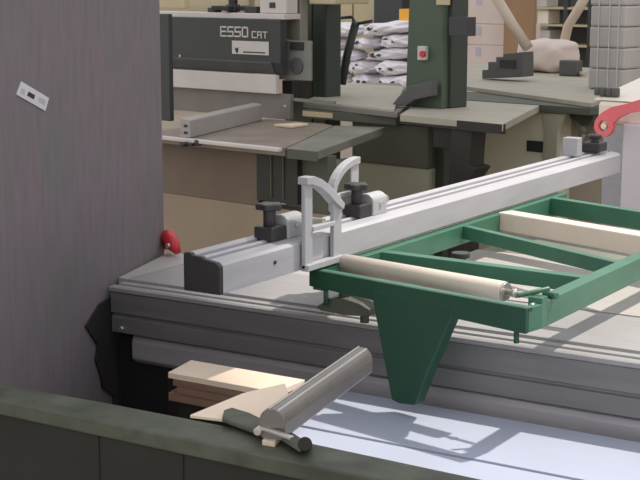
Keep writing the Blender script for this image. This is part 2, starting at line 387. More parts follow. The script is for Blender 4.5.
# ================================================================= OLIVE GREEN MACHINE BED IN THE FOREGROUND
bed = thing('machine_bed', (-1.0, 1.63, 0), 0, 'dusty olive green machine bed across the bottom foreground', 'machine bed')
def bp_(mb, n, m, bev=.003):
    mb.v = [(x+1.0, y-1.63, z) for x, y, z in mb.v]; return mb.build(n, m, bed, bev)
# top ledge: a slightly tapered casting
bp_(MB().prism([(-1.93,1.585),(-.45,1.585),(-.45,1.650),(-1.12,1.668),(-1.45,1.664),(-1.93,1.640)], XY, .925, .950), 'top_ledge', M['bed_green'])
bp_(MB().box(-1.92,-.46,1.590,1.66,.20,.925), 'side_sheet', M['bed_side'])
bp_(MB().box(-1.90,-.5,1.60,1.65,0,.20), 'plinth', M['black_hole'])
for x in (-1.40,-1.24,-.98):
    bp_(MB().box(x-.001,x+.001,1.5885,1.591,.30,.925), 'seam', M['black_hole'], 0)
# cream sheet resting on the bed edge, reaching back
q = [at(190,418,.951), at(243,396,.951), at(285,386,.951), at(292,408,.951), at(262,427,.951)]
tag(MB().prism([(p.x,p.y) for p in q], XY, .951, .956).build('cream_sheet', M['cream'], None, .0008), 'cream sheet reaching back from the olive bed under the grey bar', 'sheet')
# olive casting and clamp carrying the bar
cl = thing('bar_bracket', (-1.12, 1.63, .95), 0, 'small worn bracket with a bright clamp plate on the olive bed', 'bracket')
def cp_(mb, n, m, bev=.001):
    mb.v = [(x+1.12, y-1.63, z-.95) for x, y, z in mb.v]; return mb.build(n, m, cl, bev)
q = [at(222,422,.957), at(224,414,.957), at(232,411.5,.957), at(250,417,.957), at(268,426,.957), at(262,437,.957)]
cp_(MB().prism([(p.x,p.y) for p in q], XY, .9565, .964), 'casting', M['bed_green'], .002)
q = [at(262,429,.957), at(276,424,.957), at(312,448,.957), at(300,453,.957)]
cp_(MB().prism([(p.x,p.y) for p in q], XY, .9565, .962), 'base', M['edge_green'], .003)
q0 = at(257,430,.985); q1 = at(290,437,.985)
cp_(MB().bar(at(259,427,.972), at(292,438,.972), .008, .005), 'clamp_plate', M['steel'])
cp_(MB().bar(at(262,421,.972), at(272,424,.972), .006, .004), 'clamp_plate', M['offwhite'])
cp_(MB().cyl(at(257,432,.968), at(264,427,.968), .006), 'clamp_screw', M['steel'])
q = [at(262,442,.955), at(268,435,.955), at(280,438,.955), at(275,444,.955)]
cp_(MB().prism([(p.x,p.y) for p in q], XY, .950, .958), 'slip', M['chip'])
cp_(MB().cyl(at(305,444,.952), at(305,444,.970), .010), 'bolt_head', M['bed_side'])
# the bar itself
bar = thing('extrusion_bar', tuple(at(272,425,.979)), 0, 'round-topped grey aluminium bar poking up right from the bracket on the olive bed', 'bar')
b0 = at(272,425,.979); b1 = at(361,361,.982); bd = (b1-b0).normalized(); bl = (b1-b0).length
bs = bd.cross(Vector((0,0,1))).normalized(); bu = bs.cross(bd)
def barpt(x, z, dd): return tuple(bs*x + bu*z + bd*dd)
bpoly = [(.020*math.cos(t), .004+.020*math.sin(t)) for t in [PI*i/14 for i in range(15)]] + [(-.020,-.016),(-.014,-.022),(.014,-.022),(.020,-.016)]
MB().prism(bpoly, barpt, 0, bl).build('tube', M['tube'], bar, .001)
MB().prism([(x*.94, z*.94) for x, z in bpoly], barpt, bl, bl+.004).build('end_cap', M['alu_dark'], bar, .001)
gr = MB()
for a_ in (62, 100):
    t = R_(a_); c_ = Vector((.0200*math.cos(t), .004+.0200*math.sin(t), 0))
    gr.prism([(c_.x-.0016, c_.y-.001),(c_.x+.0016,c_.y-.001),(c_.x+.0012,c_.y+.0012),(c_.x-.0012,c_.y+.0012)], barpt, 0, bl)
gr.build('ridge', M['steel'], bar)

# ================================================================= BACKGROUND: PANEL SAW WITH THE DARK HEAD
def boxes(F, th, items):
    for it in items:
        n, m, u0, u1, v0, v1, z0, z1 = it[:8]
        MB().box(u0,u1,v0,v1,z0,z1).build(n, M[m], th, it[8] if len(it) > 8 else .003)
p = at(286,148,.87); F1 = Frame(p, R_(-9))
t1 = fthing('workshop_saw', F1, 'machine with dark E550 CRT head behind a grey iron table, left background', 'machine')
a0 = F1.top(150,134,.87); a1 = F1.top(312,152,.87); a2 = F1.top(385,127,.87); a3 = F1.top(150,96,.87)
fv = 0
sm = F1.top(334,125.5,.87)
MB().prism([(a0[0]-.1, fv),(-.004, fv),(sm[0]-.006, sm[1]),(sm[0]-.1, .94),(a0[0]-.1, .94)], XY, .832, .87).build('table', M['brown_top'], t1, .002)
MB().prism([(.004, fv),(a1[0], fv),(a2[0], a2[1]),(sm[0]+.004, sm[1])], XY, .832, .87).build('table_wing', M['mach_grey'], t1, .002)
MB().box(0.006, a1[0]+.002, -.004, 0, .825, .868).build('table_edge', M['edge_green'], t1, .001)
r0_ = F1.front(150,136.5,-.03)
ra = MB().box(a0[0]-.1, -.004, -.045, -.018, .855, .873).build('guide_rail', M['offwhite'], t1, .004)
kx = F1.front(192,141,-.03)[0]
MB().box(kx-.035, kx+.03, -.06,-.012,.842,.856).cyl((kx+.045,-.035,.846),(kx+.045,-.035,.872),.017).cyl((kx-.02,-.08,.848),(kx-.02,-.03,.848),.012).build('rail_clamp', M['black'], t1, .002)
# fence on that table
f0 = F1.top(190,138,.872); f1 = F1.top(262,120,.872)
fz = MB(); dv = Vector((f1[0]-f0[0], f1[1]-f0[1], 0)).normalized(); sd = Vector((dv.y,-dv.x,0))
fence1 = fthing('rip_fence', F1, 'short grey aluminium rip fence lying across the table of the E550 machine', 'fence')
P0 = Vector((f0[0], f0[1], .872)) ; Ln = Vector((f1[0]-f0[0], f1[1]-f0[1], 0)).length
fpl = [(-.050,.0),(0,.0),(0,.080),(-.008,.085),(-.050,.090)]
def f1pt(x, z, dd): return tuple(P0 + sd*x + Vector((0,0,z)) + dv*dd)
MB().prism(fpl, f1pt, 0, Ln).build('extrusion', M['warm_alu'], fence1, .002)
for zz in (.018,.050): MB().prism([(-.030,zz),(-.012,zz),(-.012,zz+.012),(-.030,zz+.012)], f1pt, -.003, 0).build('slot', M['black'], fence1)
oc = F1.top(295,126,.872)
oc_ = fthing('wood_offcut', F1, 'small pale wood offcut lying on the table of the E550 machine', 'wood piece')
MB().prism([(oc[0]-.06,oc[1]-.09),(oc[0]+.06,oc[1]-.09),(oc[0]+.045,oc[1]+.05),(oc[0]-.03,oc[1]+.06)], XY, .872, .884).build('block', M['chip'], oc_, .002)
# the base of the machine
cb = F1.front(170,150,.10); cr_ = F1.front(258,195,.10); dr = F1.front(302,195,.10); pd = F1.front(330,195,.10)
zb = F1.front(258,206,.10)[1]; zd = F1.front(280,192,.10)[1]
MB().box(cb[0]-.2, cr_[0], .10, .22, zb, .832).build('base_cabinet', M['brown_body'], t1, .004)
MB().box(cb[0]-.2, pd[0], .10, .22, 0, zb).build('plinth', M['plinth'], t1, .004)  # added lower panel in place of open floor below the table
MB().box(cr_[0], dr[0]-.02, .09, .2, zb+.03, .832).build('motor_box', M['darkbody'], t1, .003)
sx = (cr_[0]+dr[0])/2
for s_ in (-.04,.035): MB().box(sx+s_-.003, sx+s_+.003, .084,.09,zb+.05,.82).build('door_seam', M['edge_green'], t1)
MB().box(dr[0]-.02, pd[0]-.03, .12, .18, zb, .832).build('pedestal', M['edge_green'], t1, .003)
# head: long dark housing behind the table
HV = .95
def hf(px, py, v=HV): return F1.front(px, py, v)
hl = hf(171,17)[0]; hr = hf(280,20)[0]
zt_ = hf(171,16)[1]; zt2 = hf(283,21)[1]; ztop = (zt_+zt2)/2
zm = (hf(171,57)[1]+hf(283,64)[1])/2; zm2 = (hf(171,68)[1]+hf(283,76)[1])/2; zw = (hf(171,86)[1]+hf(278,95)[1])/2
HL = hl-.5
MB().prism([(HV,zm),(HV,ztop),(HV+.05,ztop),(HV+.05,zm2),(HV+.03,zm2)], YZ, HL, hr).build('head_housing', M['charcoal'], t1, .004)
MB().prism([(HV+.0,zm),(HV-.006,zm+.004),(HV-.006,zm-.004),(HV+.025,zm2),(HV+.03,zm2)], YZ, HL, hf(272,70)[0]).build('head_lip', M['bevelgrey'], t1)
MB().box(HL, hf(277,85)[0], HV-.01, HV+.02, zw, zm2-.002).build('white_guard', M['offwhite'], t1, .004)
MB().box(HL, hr+.02, HV+.01, HV+.14, ztop, ztop+.03).build('top_tray', M['offwhite'], t1, .004)
MB().box(hf(160,60,.5)[0], hf(169,60,.5)[0], .50, .53, .87, hf(165,14,.5)[1]).build('post', M['charcoal'], t1, .004)
MB().box(HL, hf(286,90)[0], HV+.03, HV+.06, .87, zw-.001).build('rear_guard', M['taupe'], t1, .003)
# writing on the head
def stroke_text(txt, x, z, wch, h, t, gap, m, parent, v):
    """block lettering, one mesh per word"""
    mb = MB()
    S = {'E':['l','t','m','b'],'5':['t','tl','m','br','b'],'0':['l','r','t','b'],'C':['l','t','b'],'R':['l','t','tr','m','leg'],'T':['t','c']}
    for ch in txt:
        for k in S[ch]:
            X0, X1, Z0, Z1 = x, x+wch, z, z+h; zm_ = z+h/2
            if k=='l': X1=x+t
            if k=='r': X0=x+wch-t
            if k=='t': Z0=z+h-t
            if k=='b': Z1=z+t
            if k=='m': Z0=zm_-t/2; Z1=zm_+t/2
            if k=='tl': X1=x+t; Z0=zm_
            if k=='tr': X0=x+wch-t; Z0=zm_
            if k=='br': X0=x+wch-t; Z1=zm_
            if k=='leg': X0=x+wch-t*1.2; Z1=zm_
            if k=='c': X0=x+wch/2-t/2; X1=X0+t
            mb.box(X0,X1,v-.003,v,Z0,Z1)
        x += wch+gap
    o_ = mb.build('lettering', m, parent); return o_
e0 = hf(220.5,36.5); e1 = hf(249.5,37.5); et = hf(221,26)
cwid = (e1[0]-e0[0])
stroke_text('E550', e0[0], e0[1], cwid/4*.86, et[1]-e0[1], .0085, cwid/4*.14, M['offwhite'], t1, HV)
c0_ = hf(252,38); c1_ = hf(268.5,38.5); ct = hf(252,31)
cw2 = c1_[0]-c0_[0]
stroke_text('CRT', c0_[0], c0_[1], cw2/3*.84, ct[1]-c0_[1], .006, cw2/3*.16, M['offwhite'], t1, HV)
b0_ = hf(232.5,54.5); b1_ = hf(269,43)
pl = MB().box(b0_[0], b1_[0], HV-.004, HV, b0_[1]+.004, b1_[1]+.006).build('badge', M['offwhite'], t1, .001)
e_ = hf(237,50.5)
mk = MB()
mk.prism([(e_[0]-.013,e_[1]+.018),(e_[0]-.006,e_[1]+.010),(e_[0]+.002,e_[1]+.012),(e_[0]+.014,e_[1]+.018),(e_[0]+.012,e_[1]-.006),(e_[0]+.003,e_[1]-.014),(e_[0]-.005,e_[1]-.006)], XZ, HV-.0055, HV-.004)
mk.build('emblem', M['ink'], pl)
l0 = hf(244,52); l1 = hf(266,53)
lw = MB(); n = 11
for i in range(n):
    xx = l0[0]+(l1[0]-l0[0])*i/n; lw.box(xx, xx+(l1[0]-l0[0])/n*.78, HV-.0055, HV-.004, (l0[1]+l1[1])/2-.003, (l0[1]+l1[1])/2+.004)
lw.build('small_lettering', M['ink'], pl)
dd_ = hf(180,56); MB().box(dd_[0]-.006,dd_[0]+.006,HV-.003,HV,dd_[1]-.006,dd_[1]+.008).build('indicator', M['offwhite'], t1)
# things on top of the head
kc = F1.front(233,8,HV+.10)
kn = MB(); kn.cyl((kc[0],HV+.10,ztop+.03),(kc[0],HV+.10,kc[1]+.12),.026)
for i in range(5):
    th_ = 2*PI*i/5+.1; kn.bar((kc[0],HV+.10,kc[1]), (kc[0]+math.cos(th_)*.118, HV+.10+math.sin(th_)*.118, kc[1]), .036, .026)
kn.cyl((kc[0],HV+.10,kc[1]-.02),(kc[0],HV+.10,kc[1]+.02),.04)
kn.build('star_handle', M['black'], t1, .005)
MB().box(hf(238,18)[0], hf(250,18)[0], HV+.05,HV+.10, ztop+.03, ztop+.065).build('clamp_foot', M['black'], t1, .003)
MB().box(hf(201,18)[0], hf(209,18)[0], HV+.05,HV+.10, ztop+.03, ztop+.055).build('clamp_foot', M['black'], t1, .003)
wb0 = hf(256,16); wb1 = hf(283,-6)
wb = MB().box(wb0[0], wb1[0]-.005, HV+.03, HV+.12, ztop+.031, wb1[1]).build('control_box', M['offwhite'], t1, .004)
MB().box(hf(266,8)[0], hf(271.5,8)[0], HV+.026, HV+.03, hf(266,8)[1], hf(266,2.5)[1]).build('button', M['black'], wb)
MB().box(hf(171,10,1.3)[0]-.4, hf(255,10,1.3)[0], 1.25, 1.30, .87, hf(211,-12,1.3)[1]).build('rear_board', M['beige'], t1, .003)
MB().box(hf(162,6,.6)[0]-.2, hf(190,0,.6)[0], .56, .60, hf(171,8,.6)[1], hf(171,-10,.6)[1]).build('top_rail', M['beige'], t1, .003)

# ================================================================= BANDSAW WITH CLOUDY GUARD
p = at(395,112,.95); F2 = Frame(p, R_(-9))
t2 = fthing('bandsaw', F2, 'dark grey green bandsaw with cloudy square blade guard, centre left background', 'bandsaw')
q = [F2.top(*c, .95) for c in ((303,103),(397,113),(418,97),(400,83),(342,83))]
MB().prism([(a_[0], a_[1]) for a_ in q], XY, .925, .95).build('table', M['taupe'], t2, .003)
q = [F2.top(*c, .955) for c in ((306,102),(394,111.5),(404,88),(345,84))]
MB().prism([(a_[0], a_[1]) for a_ in q], XY, .9505, .965).build('table_insert', M['mach_light'], t2, .002)
g = lambda px, py, v: F2.front(px, py, v)
q0_ = g(302,104,.02); q1_ = g(395,118,.02)
MB().box(q0_[0], -.01, .02, .5, .88, .924).build('table_frame', M['edge_green'], t2, .003)
MB().box(g(313,60,.32)[0], g(326,60,.32)[0], .32,.45, 0, 2.0).build('column', M['saw_green_dark'], t2, .01)
MB().box(g(284,60,.36)[0], g(312,60,.36)[0], .36,.42, .0, 2.0).build('frame_spine', M['edge_green'], t2, .01)
MB().box(g(309,4,.12)[0], g(335,4,.12)[0], .12,.40, (g(320,8,.12)[1]+g(355,1,.12)[1])/2, 2.0).build('wheel_cover', M['beige'], t2, .006)
MB().box(g(289,20,.1)[0], g(303,20,.1)[0], .08,.14, g(300,44,.1)[1], 1.9).build('guard_post', M['mach_grey'], t2, .004)
gd = MB().box(g(278,60,.05)[0], g(313,60,.05)[0], .03,.05, g(295,80,.05)[1], g(295,40,.05)[1]).build('blade_guard', M['guard'], t2, .006)
MB().box(g(291,60,.03)[0], g(304,60,.03)[0], .022,.03, g(295,50,.03)[1], g(295,42,.03)[1]).build('guard_clamp', M['darkbody'], gd, .002)
MB().cyl((g(297,66,.03)[0],.03,g(297,66,.03)[1]),(g(297,66,.03)[0],.022,g(297,66,.03)[1]),.045).build('guard_window', M['bevelgrey'], gd, .002)
MB().cyl((g(288,107,0)[0],-.02,g(288,107,0)[1]),(g(289,98,0)[0],0,g(289,98,0)[1]),.012).build('guide_handle', M['offwhite'], t2, .001)
MB().bar((g(290,99,0)[0],0,g(290,99,0)[1]),(g(335,103,0)[0],0,g(335,103,0)[1]),.016,.016).build('guide_rod', M['mach_grey'], t2)
MB().box(g(287,86,.2)[0], g(297,92,.2)[0], .16,.24,g(290,98,.2)[1],g(290,80,.2)[1]).build('guide_block', M['darkbody'], t2, .003)
MB().tube([(g(342,84,.55)[0],.55,g(342,84,.55)[1]),(g(347,55,.55)[0],.55,g(347,55,.55)[1]),(g(356,22,.55)[0],.55,g(356,22,.55)[1])],.024,10).build('diagonal_lever', M['charcoal'], t2, 0)
MB().tube([(g(339,18,.55)[0],.55,g(339,18,.55)[1]),(g(352,17,.55)[0],.55,g(352,17,.55)[1]),(g(356,24,.55)[0],.55,g(356,24,.55)[1]),(g(372,21,.55)[0],.55,g(372,21,.55)[1])],.009,8).build('lever_grip', M['charcoal'], t2, 0)
x0_, x1_ = g(352,150,.08)[0], g(452,150,.08)[0]
zc = g(400,166,.08)[1]
MB().box(x0_, x1_-.15, .08, .45, zc, .879).build('base_cabinet', M['olive'], t2, .004)
MB().box(x0_-.12, x1_-.15, .09, .45, 0, zc-.002).build('plinth', M['olive_light'], t2, .004)  # added pale base standing in for the lighter floor there
MB().box(g(308,114,.06)[0], g(338,114,.06)[0], .015, .019, .89, .918).build('cream_plate', M['beige'], t2, .001)

# ================================================================= GREEN BANDSAW
p = at(503,124,.95); F3 = Frame(p, R_(-9))
t3 = fthing('bandsaw', F3, 'tall grey green bandsaw with a red button switch, centre background', 'bandsaw')
t3.name = 'bandsaw.001'
g = lambda px, py, v: F3.front(px, py, v)
q = [F3.top(*c, .95) for c in ((400,114.3),(503,124),(550,100),(436,91))]
MB().prism([(a_[0], a_[1]) for a_ in q], XY, .915, .95).build('table', M['mach_light'], t3, .003)
c3 = F3.top(400,114.3,.95)
MB().bar((c3[0],c3[1]+.02,.925),(-.005,.012,.925),.03,.045).build('table_edge', M['darkbody'], t3, .001)
cl0 = g(407,50,.45)[0]; cl1 = g(456,50,.45)[0]; cl2 = g(470,50,.45)[0]
MB().prism([(g(405,100,.45)[0],.95),(g(443,50,.45)[0],.95),(g(441,0,.45)[0],2.0),(g(412,-30,.45)[0],2.0)], XZ, .45, .65).build('column', M['saw_green'], t3, .006)
MB().box(g(445,50,.5)[0], g(452,50,.5)[0], .50, .64, .95, 2.0).build('wheel_door', M['saw_green_dark'], t3, .006)
MB().box(g(405,140,.3)[0], g(444,140,.3)[0], .3, .36, 0, .915).build('pedestal', M['saw_green_dark'], t3, .006)
sw = MB().box(g(419.5,50,.44)[0], g(427.5,50,.44)[0], .42,.45, g(423,60,.44)[1], g(423,46,.44)[1]).build('switch_box', M['offwhite'], t3, .004)
MB().cyl((g(423.5,54,.42)[0],.42,g(423.5,54,.42)[1]),(g(423.5,54,.42)[0],.405,g(423.5,54,.42)[1]),.017).build('red_button', M['red'], sw, .002)
MB().box(g(436,4,.43)[0], g(448,4,.43)[0], .43,.45, g(440,5,.43)[1], 1.75).build('cream_tab', M['beige'], t3, .002)
MB().box(g(451,30,.40)[0], g(469,30,.40)[0], .38,.46, g(460,36,.40)[1], g(460,17,.40)[1]).build('dark_box', M['charcoal'], t3, .003)
vs3 = .36
q = [g(x, y, vs3) for x, y in ((391,106),(397,98),(403,92),(409,86),(432,81),(432,96),(414,100),(406,106))]
MB().prism([(a_[0], max(a_[1], .9505)) for a_ in q], XZ, vs3, vs3+.05).build('stepped_guide', M['bevelgrey'], t3, .004)
fp0 = F3.top(408,103,.952); fp1 = F3.top(446,86,.952)
MB().bar((fp0[0],fp0[1],.965),(fp1[0],fp1[1],.965),.03,.03).build('mitre_bar', M['edge_green'], t3, .002)
# leg with a flared foot
lx0, lx1 = g(454,150,.06)[0], g(474,150,.06)[0]
MB().prism([(lx0,.905),(lx1,.905),(lx1-.01,g(470,165,.06)[1]),(g(479,168,.06)[0],g(479,168,.06)[1]),(g(470,182,.06)[0],g(470,182,.06)[1]),(lx1-.04,0),(lx0-.01,0),(lx0-.02,g(455,182,.06)[1])], XZ, .04, .16).build('leg', M['darkbody'], t3, .004)
MB().box(lx0-.14, lx0, .08, .14, .80, .905).build('brace', M['darkbody'], t3, .003)
# ================================================================= CREAM MACHINE CABINET AND ITS TABLE
p = at(590,103,.98); F4 = Frame(p, R_(-9))
t4 = fthing('planer', F4, 'low pale machine with a long flat table and cream cabinet, right background', 'machine')
g = lambda px, py, v: F4.front(px, py, v)
q = [F4.top(*c, .98) for c in ((434,82),(592,103),(640,84),(640,70),(470,62))]
MB().prism([(a_[0], a_[1]) for a_ in q], XY, .955, .98).build('table', M['mach_light'], t4, .003)
MB().box(F4.top(434,82,.98)[0], .0, .004, .5, .915, .954).build('table_frame', M['edge_green'], t4, .003)
MB().box(g(474,140,.05)[0], g(546,140,.05)[0], .05, .4, 0, .914).build('cabinet', M['cabin'], t4, .004)
MB().box(g(527,146,.045)[0], g(545,146,.045)[0], .040,.052, g(536,152,.045)[1], g(536,141,.045)[1]).build('recess_handle', M['charcoal'], t4, .002)
MB().prism([(g(550,100,.1)[0],.914),(g(573,100,.1)[0],.914),(g(566,130,.1)[0],g(566,130,.1)[1]),(g(563,170,.1)[0],0),(g(545,170,.1)[0],0),(g(552,130,.1)[0],g(552,130,.1)[1])], XZ, .02, .05).build('leg', M['olive_light'], t4, .004)
MB().box(g(562,140,.3)[0], g(606,140,.3)[0], .30, .75, 0, .914).build('side_cabinet', M['side_grey'], t4, .004)
MB().cyl((g(572,112,.2)[0],.2,g(572,112,.2)[1]),(g(583,133,.2)[0],.2,g(583,133,.2)[1]),.022).cyl((g(583,133,.2)[0],.2,g(583,133,.2)[1]),(g(579,143,.2)[0],.2,g(579,143,.2)[1]),.016).build('elbow_pipe', M['mach_grey'], t4, 0)
MB().cyl((g(584,116,.15)[0],.15,g(584,116,.15)[1]),(g(584,116,.15)[0],.3,g(584,116,.15)[1]),.055).build('hand_wheel', M['edge_green'], t4, .004)
# toothed dark block on it
t = fthing('feed_unit', F4, 'dark stepped feed unit standing at the left of the pale machine table', 'feed unit')
st = MB(); c_ = [(482,79),(482,70),(488,70),(488,62),(496,62),(496,57),(503,57),(503,54),(523,52),(523,77)]
vf = F4.top(505,81,.98)[1]; q = [g(x, y, vf) for x, y in c_]; zz0 = .9815
st.prism([(a_[0], max(a_[1], zz0)) for a_ in q], XZ, vf, vf+.12); st.build('body', M['bevelgrey'], t, .003)
MB().box(g(500,60,vf)[0], g(516,60,vf)[0], vf-.006,vf, g(508,68,vf)[1], g(508,60,vf)[1]).build('dark_plate', M['darkbody'], t, .001)
# wrapped sack
def blob(name, F, cx, cy, cz, sx, sy, sz, m, rnd, amp=.08, p_=2.6, nu=26, nv=14, rot=0):
    mb = MB(); vs = []; rng = random.Random(rnd); ph = [rng.uniform(0, 6.28) for _ in range(8)]; fr_ = [rng.uniform(2, 6) for _ in range(8)]
    def se(c): return math.copysign(abs(c)**(2/p_), c)
    for j in range(nv+1):
        b_ = -PI/2 + PI*j/nv
        for i in range(nu):
            a_ = 2*PI*i/nu
            x = se(math.cos(b_))*se(math.cos(a_)); y = se(math.cos(b_))*se(math.sin(a_)); z = se(math.sin(b_))
            k = 1 + amp*(math.sin(fr_[0]*x*2+ph[0])*math.sin(fr_[1]*z*2+ph[1])*.5 + math.sin(fr_[2]*x+fr_[3]*y+ph[2])*.35 + math.sin(fr_[4]*2*x+fr_[5]*2*z+ph[3])*.3)
            X, Y, Z_ = x*sx*k, y*sy*k, z*sz*k
            cr, sr = math.cos(rot), math.sin(rot)
            vs.append((cx+X*cr-Z_*sr, cy+Y, cz+X*sr+Z_*cr))
    fs = []
    for j in range(nv):
        for i in range(nu):
            fs.append((j*nu+i, j*nu+(i+1) % nu, (j+1)*nu+(i+1) % nu, (j+1)*nu+i))
    mb.add(vs, fs, True)
    return mb
q = g(548,50,.55)
t = fthing('wrapped_bundle', F4, 'crumpled beige wrapped bundle lying on the pale machine table beside the dark feed unit', 'bundle')
vb = F4.top(548,72,.98)[1]; w0 = g(524,50,vb)[0]; w1 = g(574,50,vb)[0]; h1 = g(545,39,vb)[1]
blob('bundle', F4, (w0+w1)/2, vb, .983+(h1-.983)/2, (w1-w0)/2, .16, (h1-.983)/2, 'carton', 3, .09, 3.6, 40, 24).build('wrapping', M['carton'], t)
t = fthing('dark_tool', F4, 'dark tool lying on the pale machine table right of the beige bundle', 'tool')
vt = F4.top(572,76,.98)[1]
MB().box(g(562,60,vt)[0], g(580,60,vt)[0], vt-.04,vt+.04,.981,g(570,60,vt)[1]).build('body', M['bevelgrey'], t, .01)
MB().cyl((g(580,70,vt)[0],vt,1.0),(g(588,72,vt)[0],vt-.03,1.0),.014).build('nozzle', M['light_tube'], t, .001)
# slanting beige tubes
t = fthing('dust_hose', F4, 'long beige tube slanting down to the beige bundle from the upper left', 'hose')
MB().tube([(g(494,-6,.70)[0],.70,g(494,-6,.70)[1]),(g(512,24,.70)[0],.70,g(512,24,.70)[1]),(g(528,48,.70)[0],.70,max(1.02,g(528,48,.70)[1]))],.032,14).build('tube', M['light_tube'], t)
t = fthing('dust_hose', F4, 'shorter beige tube leaning beside the cloudy wrapped stack', 'hose')
t.name = 'dust_hose.001'
vh = vb+.35
MB().tube([(g(x_,y_,vh)[0],vh,g(x_,y_,vh)[1]) for x_, y_ in ((588,-8),(578,10),(568,26),(563,48),(562,62))],.034,14).build('tube', M['light_tube'], t)

# film wrapped stack
t = fthing('wrapped_stack', F4, 'tall stack wrapped in cloudy plastic film at the right end of the pale table', 'stack')
vw = F4.top(608,90,.98)[1]; s0 = g(589,40,vw)[0]; s1 = g(625,40,vw)[0]; zt3 = 1.9
z_ = .9815; k = 0
while z_ < 1.75:
    hh = .118; MB().box(s0+.004*(k % 2), s1-.004*((k+1) % 2), vw, vw+.2, z_, z_+hh).build('wrapped_layer', M['film'], t, .012); z_ += hh+.001; k += 1
for xx in (.25,.55,.8): MB().box(s0+(s1-s0)*xx, s0+(s1-s0)*xx+.008, vw-.006,vw-.001, .9815, 1.75).build('film_fold', M['offwhite'], t, .002)

# ================================================================= CARTONS, SHELVES, BAGS BEHIND
F5 = Frame(at(480,85,.5) , R_(-9))
g = lambda px, py, v: F5.front(px, py, v)
def put(name, F, x0, x1, yb, yt, v, dep, m, label, cat, group=None, ground=None, bev=.004):
    a_ = F.front(x0,(yb+yt)/2,v); b_ = F.front(x1,(yb+yt)/2,v); z0 = F.front((x0+x1)/2,yb,v)[1] if ground is None else ground; z1 = F.front((x0+x1)/2,yt,v)[1]
    t = fthing(name, F, label, cat, group)
    MB().box(a_[0], b_[0], v, v+dep, z0, z1).build('body', M[m], t, bev)
    return t, a_[0], b_[0], z0, z1
F5 = Frame(at(480,60,.9), R_(-9)); 
rows = [(84,49),(49,28),(28,-2)]
zprev = None
pos = ['lowest', 'middle', 'topmost']
zs = [0]+[F5.front(480,y,0)[1] for y in (45,24,-6)]
for i in range(3):
    x0 = F5.front(453,40,0)[0]; x1 = F5.front((511,511,508)[i],40,0)[0]
    t = fthing('carton', F5, pos[i]+' of the pinkish white cartons stacked behind the tall green bandsaw', 'carton', 'cartons behind the green bandsaw')
    if i: t.name = 'carton.%03d' % i
    MB().box(x0, x1-.02*i, 0, .5, zs[i]+.001, zs[i+1]).build('box', M['carton'], t, .006)
    MB().box(x0+.25, x0+.31, -.002, 0, zs[i+1]-.10, zs[i+1]-.02).build('mark', M['graphic'], t)
t, a_, b_, z0, z1 = put('timber_board', F5, 503, 533, 120, -10, -.12, .04, 'wood', 'orange brown timber board standing beside the pinkish white cartons', 'board', ground=0)
# shelf rack with small goods
F6 = Frame(at(550,60,.7), R_(-9))
t = fthing('shelf_rack', F6, 'dark shelf rack behind the beige bundle, right background', 'shelf')
xa, xb = F6.front(527,20,0)[0], F6.front(592,20,0)[0]
for x in (xa, (xa+xb)/2+.05, xb-.06): MB().box(x, x+.06, 0, .06, 0, 2.1).build('post', M['charcoal'], t, .003)
MB().box(xa, xb, .45, .5, 0, 2.1).build('back_sheet', M['bevelgrey'], t, .002)
zsh = [F6.front(545,y,0)[1] for y in (44,24,7)]
for z in zsh: MB().box(xa, xb, 0, .45, z-.025, z).build('shelf', M['beige'], t, .002)
glab = [('cream box on the upper shelf of the dark rack', 528,546,7,-6,2,'offwhite'), ('cream box on the middle shelf of the dark rack', 537,548,24,10,1,'cream_shell'), ('pale box on the lowest visible shelf of the dark rack', 536,550,44,30,0,'offwhite')]
for i, (lb, x0, x1, yb, yt, si, m) in enumerate(glab):
    u0, u1 = F6.front(x0,20,.05)[0], F6.front(x1,20,.05)[0]
    t = fthing('storage_box', F6, lb, 'box', 'boxes on the dark rack')
    if i: t.name = 'storage_box.%03d' % i
    MB().box(u0,u1,.05,.3,zsh[si]+.001, F6.front(x0,yt,.05)[1]).build('body', M[m], t, .006)
# bags
F7 = Frame(at(375,80,.55), R_(-6))
g = lambda px, py, v: F7.front(px, py, v)
pal = fthing('bag_stand', F7, 'low pale olive stand beneath the heap of white bags', 'stand')
zpal = g(370,92,0)[1]
MB().box(g(325,80,0)[0], g(425,80,0)[0], -.25, .45, 0, zpal).build('crate', M['olive_light'], pal, .01)
spec = [
 (324,351,73,91,'lowest row'),(352,383,74,91,'lowest row'),(384,414,75,92,'lowest row'),
 (327,349,60,73,'second row from the bottom'),(350,380,60,74,'second row from the bottom'),(381,411,60,75,'second row from the bottom'),
 (330,367,49,60,'third row from the bottom'),(368,413,48,60,'third row from the bottom'),
 (326,351,36,49,'fourth row from the bottom'),(352,382,37,49,'fourth row from the bottom'),(383,412,34,48,'fourth row from the bottom'),
 (328,366,22,36,'top row'),(367,412,21,35,'top row')]
plc = {}
zlev = {}
order = {}
for sx0, sx1, yt, yb, row in spec: order.setdefault(row, []).append((sx0,sx1))
words = {1:['only'],2:['left','right'],3:['left','middle','right']}
cnt = 0
